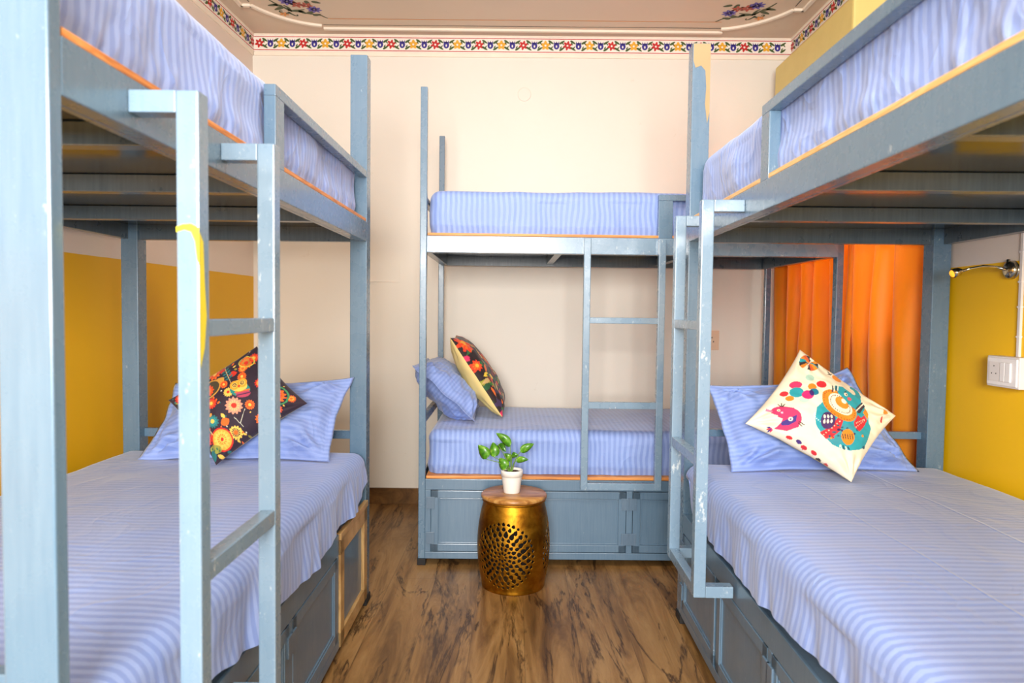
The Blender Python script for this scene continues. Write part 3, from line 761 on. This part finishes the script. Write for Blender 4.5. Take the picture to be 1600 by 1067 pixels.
def leaf_print(s, t):
    p = Paint(s*100, t*100, (36, 18, 22)); rnd = random.Random(5)
    for i in range(170):
        c = rnd.choice([(40, 110, 50), (30, 80, 44), (226, 60, 24), (236, 110, 30), (214, 40, 90), (240, 200, 60), (120, 30, 40), (60, 40, 80), (150, 150, 50), (196, 160, 100)])
        p.leaf(rnd.uniform(-5, 100), rnd.uniform(-5, 100), rnd.uniform(7, 13), rnd.uniform(1.8, 3.4), rnd.uniform(0, 6.28), c)
    for x, y, r in ((12, 88, 13), (62, 60, 12), (88, 92, 9), (5, 60, 7)):
        p.flower(x, y, r, (240, 62, 20), 9, .3, (250, 110, 30), (250, 180, 60))
    return p.C
def elephant_print(s, t):
    X, Y = quadmap(s, t, (1030, 985), (1393, 530), (775, 97), (370, 590)); CR = (250, 236, 206); p = Paint(X, Y, CR)
    K, PK, TL, OG, R2 = (50, 40, 40), (232, 48, 100), (34, 158, 170), (240, 140, 30), (216, 40, 50)
    for cx, cy, a0 in ((780, 178, 2.7), (835, 212, -.3)):
        for j in range(6):
            a, b = a0+j*.44-.2, a0+(j+1)*.44-.2
            p.poly([(808, 197), (808+72*math.cos(a), 197+58*math.sin(a)), (808+72*math.cos(b), 197+58*math.sin(b))], [OG, K, TL, OG, (220, 90, 40), K][j])
    for x, y, a, b, c in ((780, 305, 32, 24, (176, 212, 190)), (712, 462, 32, 24, (190, 220, 200)), (677, 350, 40, 27, PK), (780, 372, 29, 24, OG), (848, 357, 34, 26, R2), (598, 405, 26, 20, R2), (673, 405, 44, 38, TL), (625, 445, 26, 20, OG), (740, 430, 38, 32, (214, 30, 110)), (785, 412, 28, 26, (20, 120, 150)), (765, 418, 15, 22, (60, 30, 110))):
        p.ell(x, y, a, b, c)
    # bird
    p.poly([(505, 515), (560, 495), (640, 520), (690, 590), (670, 650), (600, 672), (530, 650), (575, 600), (545, 560), (505, 545)], PK)
    p.ell(545, 528, 40, 30, PK); p.ell(615, 590, 75, 70, PK, .5); p.poly([(560, 610), (660, 565), (655, 610), (610, 635), (570, 632)], (64, 44, 130)); p.ell(622, 592, 15, 14, CR); p.ell(622, 592, 6, 6, (64, 44, 130))
    p.poly([(530, 560), (575, 585), (560, 620), (520, 650), (490, 610)], CR)
    p.ell(548, 527, 10, 9, CR); p.ell(548, 527, 4, 4, K); p.ell(568, 545, 8, 7, (250, 180, 200))
    for q in ([(565, 500), (550, 480)], [(570, 500), (572, 475)], [(575, 502), (592, 482)], [(672, 612), (706, 638)], [(668, 622), (690, 645)]): p.line(q, 3, K)
    for j in range(4): p.ell(482+j*9, 512+j*5, 6, 9, (240, 120, 150))
    for j in range(4): p.leaf(515, 640, 30, 7, 1.6+j*.6, [PK, (64, 44, 130), R2, (64, 44, 130)][j])
    # elephant body
    p.poly([(950, 360), (910, 400), (850, 470), (790, 520), (775, 580), (790, 650), (830, 720), (880, 770), (940, 795), (1010, 808), (1080, 800), (1130, 780), (1160, 720), (1180, 660), (1160, 600), (1140, 500), (1120, 470), (1128, 430), (1128, 395), (1110, 370), (1075, 362), (1100, 395), (1085, 425), (1050, 405), (1000, 370)], TL)
    p.ell(870, 600, 95, 100, TL, .2)
    rnd = random.Random(4)
    for j in range(12): p.ell(800+35*math.cos(j*.35+2.5)+j*2, 560+j*10, 4, 4, (200, 235, 235))
    p.poly([(805, 690), (880, 650), (930, 590), (965, 600), (945, 680), (890, 720), (840, 735)], R2)
    for j in range(7): p.ell(830+j*18, 705-j*14, 5, 4, (250, 210, 180))
    p.ell(858, 612, 50, 56, (72, 40, 96)); [p.ell(832+i*24, 588+k_*32, 8, 13, CR) for i in range(3) for k_ in range(2)]
    p.poly([(850, 740), (930, 700), (960, 640), (1040, 640), (1040, 700), (960, 760), (900, 775)], (60, 150, 160))
    for j in range(22): p.ell(rnd.uniform(860, 1150), rnd.uniform(630, 790), rnd.uniform(6, 15), rnd.uniform(5, 10), rnd.choice([(26, 90, 110), R2, (220, 230, 210), OG, (60, 40, 90)]))
    p.ell(993, 722, 48, 52, OG); [p.line([(955+i*17, 705), (960+i*17, 735)], 3, K) for i in range(5)]
    p.poly([(1040, 620), (1075, 575), (1100, 590), (1125, 570), (1150, 605), (1120, 650), (1080, 685), (1045, 655)], R2)
    for j in range(6): p.ell(1058+j*14, 655-j*10, 4, 4, (250, 210, 180)); p.ell(1060+j*13, 628-j*6, 4, 4, (250, 210, 180))
    p.poly([(1070, 520), (1130, 470), (1145, 500), (1100, 555), (1075, 560)], (60, 50, 60)); p.poly([(1120, 550), (1145, 515), (1160, 560), (1150, 600)], OG)
    # saddle disc
    p.ell(948, 508, 138, 86, OG, .75); p.ell(958, 500, 95, 60, CR, .75); p.ell(972, 488, 52, 34, OG, .75); p.ell(985, 478, 20, 14, CR, .75)
    for j in range(30):
        a = j/30*2*PI; cx, cy = 124*math.cos(a), 76*math.sin(a); p.ell(948+cx*math.cos(.75)-cy*math.sin(.75), 508+cx*math.sin(.75)+cy*math.cos(.75), 4.5, 4.5, (180, 70, 30))
        cx, cy = 78*math.cos(a), 48*math.sin(a); p.ell(958+cx*math.cos(.75)-cy*math.sin(.75), 500+cx*math.sin(.75)+cy*math.cos(.75), 4, 4, (90, 60, 60))
    p.poly([(945, 365), (1000, 368), (1060, 420), (1100, 400), (1128, 410), (1125, 470), (1060, 530), (1010, 490), (950, 420)], TL)
    p.line([(1060, 470), (1100, 455), (1118, 420), (1112, 385), (1090, 368)], 20, TL); p.ell(1076, 398, 22, 24, CR)
    p.ell(1008, 428, 15, 13, CR); p.ell(1012, 428, 6, 6, K); p.ell(1030, 458, 17, 13, (220, 90, 100)); p.line([(1003, 410), (1018, 402)], 3, K)
    for j in range(4): p.line([(912+j*14, 410-j*4), (925+j*14, 368)], 4, (30, 40, 60) if j % 2 == 0 else CR)
    for j in range(4): p.line([(940+j*18, 775+j*4), (950+j*18, 800)], 4, (30, 40, 60) if j % 2 else CR)
    p.line([(1065, 545), (1140, 480)], 4, CR)
    for x, y, a, c in ((618, 715, .5, R2), (678, 745, .6, (72, 40, 120)), (715, 780, .6, R2), (775, 815, .7, R2), (815, 860, .7, K), (865, 892, .8, R2), (1265, 585, 1.5, R2)): p.ell(x, y, 22, 9, c, a)
    p.poly([(1280, 495), (1328, 530), (1290, 540)], OG); p.ell(990, 300, 36, 24, OG, .4); p.line([(935, 255), (945, 275)], 4, K); p.line([(930, 272), (960, 270)], 3, K)
    return p.C
# blue pillows
p = pillow('pillow', 'L', [(.305, .765, .622), (.300, .080, .622), (.075, .045, .905), (.085, .735, .875)], .185, [M['pillow']], flange=.08, pinch=.06, seed=2, tip=.06, wr=.018, uvs=(.68, .45))
tag(p, 'blue striped pillow behind the owl-print cushion on the left bunk', 'pillow', 'blue striped pillows')
p = pillow('pillow', 'R', [(.245, .120, .618), (.200, .795, .618), (.075, .590, .975), (.085, .070, .905)][::1], .20, [M['pillow']], flange=.07, pinch=.05, seed=6, tip=.12, wr=.022, uvs=(.68, .45))
tag(p, 'blue striped pillow behind the elephant cushion on the right bunk', 'pillow', 'blue striped pillows')
p = pillow('pillow', 'B', [(.250, .17, .635), (.250, .74, .635), (-.045, .74, .905), (-.055, .17, .905)], .20, [M['pillow']], flange=.07, pinch=.05, seed=8, wr=.012, uvs=(.55, .45))
tag(p, 'blue striped pillow leaning at the left end of the back bunk', 'pillow', 'blue striped pillows')
c = pillow('cushion', 'L', [(.405, .440, .628), (.330, .150, .835), (.255, .355, 1.030), (.330, .640, .840)], .13, [M['print'], M['creamcloth']], pinch=.07, n=200, design=owl_print, seed=1, wr=.003)
tag(c, 'dark cushion printed with orange flowers and an owl, standing on one corner', 'cushion', 'patterned cushions')
c = pillow('cushion', 'R', [(.390, .465, .624), (.300, .650, .830), (.220, .355, 1.045), (.320, .140, .800)], .14, [M['print'], M['creamcloth']], pinch=.07, n=220, design=elephant_print, seed=5, wr=.005)
tag(c, 'cream cushion printed with a teal elephant and a pink bird', 'cushion', 'patterned cushions')
c = pillow('cushion', 'B', [(.380, .30, .640), (.380, .72, .640), (.115, .72, 1.035), (.115, .30, 1.035)], .15, [M['print'], M['creamcloth']], pinch=.06, n=150, design=leaf_print, seed=11, wr=.003)
tag(c, 'cushion with a dark red and green leaf print, seen nearly edge-on on the back bunk', 'cushion', 'patterned cushions')

# ------------------------------------------------------------ brass garden stool
SX, SY = -.002, 2.92
st = thing('garden_stool', 'brass pierced drum stool with a wooden top in front of the back bunk', 'stool', (SX, SY, 0))
def stool_r(z):
    t = z/.372
    return .122+.033*math.sin(PI*min(max(t*.94+.05, 0), 1))**.75 + .004*math.exp(-(z/.012)**2)
holes = []
for cnt, rad, lr, lt, ph in ((8, .017, .0048, .0028, 0), (12, .035, .0052, .0034, .1), (16, .053, .0060, .0042, 0), (18, .073, .0066, .0046, .17), (22, .094, .0085, .0050, 0), (26, .114, .0065, .0046, .1), (36, .133, .0042, .0040, 0)):
    for j in range(cnt):
        a = 2*PI*j/cnt+ph; holes.append((rad*math.cos(a), rad*math.sin(a), a, lr*random.uniform(1.15, 1.7), lt*random.uniform(1.25, 1.95)))
hx = np.array([h[0] for h in holes]); hz = np.array([h[1] for h in holes]); ha = np.array([h[2] for h in holes]); hl = np.array([h[3] for h in holes]); ht = np.array([h[4] for h in holes])
NA, NZ = 680, 264
vs = []; fs = []
for j in range(NZ+1):
    z = .372*j/NZ; r = stool_r(z)
    for i in range(NA):
        a = 2*PI*i/NA; vs.append((r*math.cos(a), r*math.sin(a), z))
centers = [math.radians(-90-17), math.radians(-90+103)]
A = (np.arange(NA)+.5)*2*PI/NA
for j in range(NZ):
    zc_ = .372*(j+.5)/NZ
    hole = np.zeros(NA, bool)
    if abs(zc_-.165) < .145:
        for c0 in centers:
            d = (A-c0+PI) % (2*PI)-PI; X = d*.155; ok = np.abs(X) < .142
            X = X[ok]; Z = zc_-.165
            dx = X[:, None]-hx; dz = Z-hz
            a_ = dx*np.cos(ha)+dz*np.sin(ha); b_ = -dx*np.sin(ha)+dz*np.cos(ha)
            tt = a_/hl; q = tt**2+(b_/(ht*(1-.45*np.clip(tt, -1, 1))))**2
            hole[np.where(ok)[0][(q < 1).any(1)]] = True
    for i in range(NA):
        if not hole[i]:
            i2 = (i+1) % NA; fs.append((j*NA+i, j*NA+i2, (j+1)*NA+i2, (j+1)*NA+i))
me = bpy.data.meshes.new('drum_body'); me.from_pydata(vs, [], fs); me.polygons.foreach_set('use_smooth', [True]*len(fs))
M['brass_in'] = plain('shaded_brass_inside', (34, 24, 12), .8)  # inner face coloured near-black, standing in for shade under the closed lid
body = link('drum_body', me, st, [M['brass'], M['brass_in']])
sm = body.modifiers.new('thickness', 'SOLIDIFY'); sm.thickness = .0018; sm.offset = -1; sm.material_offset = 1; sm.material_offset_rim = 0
bm = bmesh.new(); lathe(bm, [(0, .374), (.132, .374), (.1405, .379), (.1405, .388), (.135, .394), (.05, .3945), (0, .3945)], 72); from_bm('seat_top', bm, M['stooltop'], st, True)
bm = bmesh.new(); lathe(bm, [(.122, .362), (.136, .366), (.136, .374), (.122, .374)], 72); from_bm('rim_band', bm, M['brass'], st, True)

# ------------------------------------------------------------ potted pothos
PX, PY, PZ = -.0125, 2.92, .395
pt = thing('potted_plant', 'small green leafy plant in a white pot standing on the brass stool', 'plant', (PX, PY, PZ))
bm = bmesh.new(); lathe(bm, [(0, .0), (.033, 0), (.0345, .003), (.0435, .070), (.0435, .071), (.0465, .071), (.0475, .096), (.046, .098), (.0435, .098), (.043, .088), (.0, .088)], 48)
from_bm('pot', bm, M['white_pot'], pt, True)
bm = bmesh.new(); lathe(bm, [(.043, .087), (.03, .091), (.01, .093), (0, .0935)], 32)
for v in bm.verts: v.co.z += .002*noise.noise(v.co*120)
from_bm('soil', bm, M['soil'], pt, True)
S_ = 2.92/1078/3.811
def zp(x, y, dy=0): return Vector(((x-303)*S_, dy, .097+(278-y)*S_))
leaves = [((150, 210), (100, 128), 50, -.02, 1), ((195, 200), (188, 112), 44, -.01, .6), ((218, 132), (266, 180), 30, .02, .3), ((292, 138), (205, 60), 40, 0, .9), ((352, 172), (434, 124), 34, .01, .2), ((328, 214), (402, 210), 28, -.03, .1), ((262, 268), (228, 200), 46, -.035, .8), ((292, 232), (250, 190), 34, .02, .7), ((300, 205), (345, 205), 26, .03, .4)]
sb = bmesh.new()
for (b, t, wd, dy, tw) in leaves:
    B0 = zp(b[0], b[1], dy); T0 = zp(t[0], t[1], dy+.012); ax = (T0-B0); L = ax.length; ax.normalize()
    side = ax.cross(Vector((.15, 1, .25*tw))).normalized(); nr = side.cross(ax).normalized()
    bm = bmesh.new(); rows = []
    for i in range(13):
        s = i/12; wv = wd*S_*.72*(math.sin(PI*min(s*.96+.02, 1)**.72)**.85) if 0 < i < 12 else 0
        c = B0+ax*(L*s)+nr*(.010*math.sin(PI*s))
        rows.append([bm.verts.new(c+side*(wv*q)-nr*(abs(q)**1.3*wv*-.45)) for q in (-1, -.5, 0, .5, 1)])
    for r0, r1 in zip(rows, rows[1:]):
        for q in range(4): bm.faces.new((r0[q], r0[q+1], r1[q+1], r1[q]))
    bmesh.ops.remove_doubles(bm, verts=bm.verts, dist=1e-6)
    o = from_bm('leaf', bm, M['leaf'], pt, True); md = o.modifiers.new('t', 'SOLIDIFY'); md.thickness = .0006
    R0 = zp(300+(b[0]-303)*.06, 282, dy*.3); mid = (R0+B0)/2+Vector((0, 0, .012))
    tube(sb, [R0-Vector((0, 0, .006)), R0.lerp(mid, .6)+Vector((0, 0, .003)), mid, mid.lerp(B0, .6), B0], [.0024, .0022, .0018, .0014, .0012], 8)
from_bm('stems', sb, M['stem'], pt, True)

# ------------------------------------------------------------ curtains
def curtain(name, y0, y1, label, ph):
    bm = bmesh.new(); NY, NZ_ = 150, 40; R = []
    for j in range(NZ_+1):
        z = .30+(2.20-.30)*j/NZ_; row = []
        for i in range(NY+1):
            s = i/NY; y = y0+(y1-y0)*s
            amp = .028+.008*(1-j/NZ_)
            x = 1.512+.045*(3.99-y)/1.33+.04*math.exp(-((y-2.64)/.05)**2)-amp*math.sin(s*2*PI*(y1-y0)*6.2+ph+.35*math.sin(z*2.1+ph))-.012*noise.noise((y*9+ph, z*1.3, 0))-.006*noise.noise((y*25, z*3, ph))
            row.append(bm.verts.new((x, y+.012*math.sin(z*3+s*9), z)))
        R.append(row)
    for a, b in zip(R, R[1:]):
        for i in range(NY): bm.faces.new((a[i], a[i+1], b[i+1], b[i]))
    o = from_bm(name, bm, M['curtain'], None, True); tag(o, label, 'curtain', 'orange satin curtains'); return o
curtain('curtain', 3.14, 3.99, 'orange satin curtain panel nearer the back wall, seen behind the back bunk', .6)
curtain('curtain', 2.635, 3.17, 'orange satin curtain panel seen over the right bunk pillow', 2.1)
bm = bmesh.new(); tube(bm, [(1.525, 2.40, 2.21), (1.525, 4.05, 2.21)], .011, 12)
for yy in (2.42, 4.03): tube(bm, [(1.525, yy, 2.21), (WR+.001, yy, 2.21)], .007, 8)
tag(from_bm('curtain_rod', bm, M['chrome'], None, True), 'thin metal curtain rod over the window, above both orange curtains', 'curtain rod')

# ------------------------------------------------------------ wall fittings
lamp = thing('reading_lamp', 'chrome gooseneck reading lamp on the right wall above the switch box', 'lamp', (WR, 2.245, 1.315))
def rel(p): return Vector(p)-Vector((WR, 2.245, 1.315))
bm = bmesh.new(); tube(bm, [rel((WR-.0005, 2.245, 1.318)), rel((WR-.008, 2.245, 1.318)), rel((WR-.018, 2.245, 1.318)), rel((WR-.024, 2.245, 1.318))], [.030, .030, .026, .014], 28)
tube(bm, [rel((WR-.016, 2.245, 1.340)), rel((WR-.016, 2.245, 1.352))], [.006, .005], 10)
from_bm('wall_plate', bm, M['chrome'], lamp, True)
pts = [Vector(p) for p in ((WR-.02, 2.245, 1.318), (WR-.05, 2.25, 1.327), (WR-.085, 2.262, 1.330), (WR-.12, 2.275, 1.322), (WR-.145, 2.285, 1.314))]
bm = bmesh.new(); tube(bm, [rel(p) for p in pts], .0045, 10); from_bm('gooseneck', bm, M['chrome'], lamp, True)
bm = bmesh.new(); tube(bm, [rel(p) for p in ((WR-.140, 2.284, 1.316), (WR-.150, 2.284, 1.313), (WR-.168, 2.286, 1.306))], [.007, .014, .0155], 20); hd = from_bm('lamp_head', bm, M['chrome'], lamp, True)
bm = bmesh.new(); tube(bm, [rel(p) for p in ((WR-.1675, 2.286, 1.3065), (WR-.172, 2.286, 1.304))], [.0125, .010], 20); from_bm('lens', bm, M['lens'], hd, True)

sw = thing('switch_box', 'white surface-mounted socket and switch box on the yellow right wall', 'switch', (WR, 2.21, .99))
XB = WR-.046
def sb_(name, lo, hi, mat, parent, bev=.002):
    o3 = Vector((WR, 2.21, .99)); return boxes(name, [(Vector(lo)-o3, Vector(hi)-o3)], mat, parent, bev)
hs = sb_('housing', (XB, 2.135, .941), (WR+.0005, 2.280, 1.040), M['plastic'], sw, .003)
sb_('face_frame', (XB-.005, 2.141, .947), (XB+.001, 2.274, 1.034), M['plastic2'], sw, .002)
so = sb_('socket_module', (XB-.008, 2.213, .960), (XB-.004, 2.262, 1.021), M['plastic'], sw, .001)
for dy, dz in ((0, .018), (-.010, -.006), (.010, -.006)):
    sb_('pin_hole', (XB-.0084, 2.2375+dy-.002, .990+dz-.002), (XB-.0079, 2.2375+dy+.002, .990+dz+.002), M['slot'], so, 0)
sb_('rocker_switch', (XB-.010, 2.187, .960), (XB-.004, 2.209, 1.021), M['plastic2'], sw, .002)
sb_('rocker_switch', (XB-.010, 2.163, .960), (XB-.004, 2.185, 1.021), M['plastic2'], sw, .002)
cd = thing('cable_conduit', 'thin white cable strip running up the right wall from the switch box', 'conduit', (WR, 2.20, 1.04))
cb = boxes('cable_cover', [((-.008, -.006, 0), (.0005, .006, 1.60))], M['plastic'], cd, .001)
for z in (.06, .155, .235, .33, .46, .6): boxes('clip', [((-.0095, -.0085, z), (.0, .0085, z+.006))], M['plastic2'], cd, .001)

sk = thing('wall_socket', 'small cream socket plate on the back wall beside the right bunk ladder', 'socket', (1.165, WB, 1.012))
boxes('plate', [((-.045, -.010, -.058), (.045, .0005, .058))], M['creamplastic'], sk, .003)
boxes('socket_face', [((-.030, -.013, -.042), (.030, -.009, .042))], M['creamplastic'], sk, .002)
for dx, dz in ((0, .016), (-.010, -.008), (.010, -.008)): boxes('pin_hole', [((dx-.003, -.0136, dz-.004), (dx+.003, -.0128, dz+.004))], M['slot'], sk, 0)
bm = bmesh.new(); tube(bm, [(0, .001, 0), (0, -.004, 0), (0, -.006, 0)], [.040, .040, .036], 40)
o = from_bm('blanking_plate', bm, M['wall_back'], None, False); o.location = (.030, WB, 2.45); tag(o, 'faint round cream cover plate high on the back wall', 'cover plate')
bm = bmesh.new(); add_box(bm, (-.95, WB-.003, 1.337), (-.700, WB+.001, 1.341)); add_box(bm, (-.704, WB-.003, 1.341), (-.700, WB+.001, 1.45)); o = from_bm('trim_4', bm, M['wall_back']); o['kind'] = 'structure'
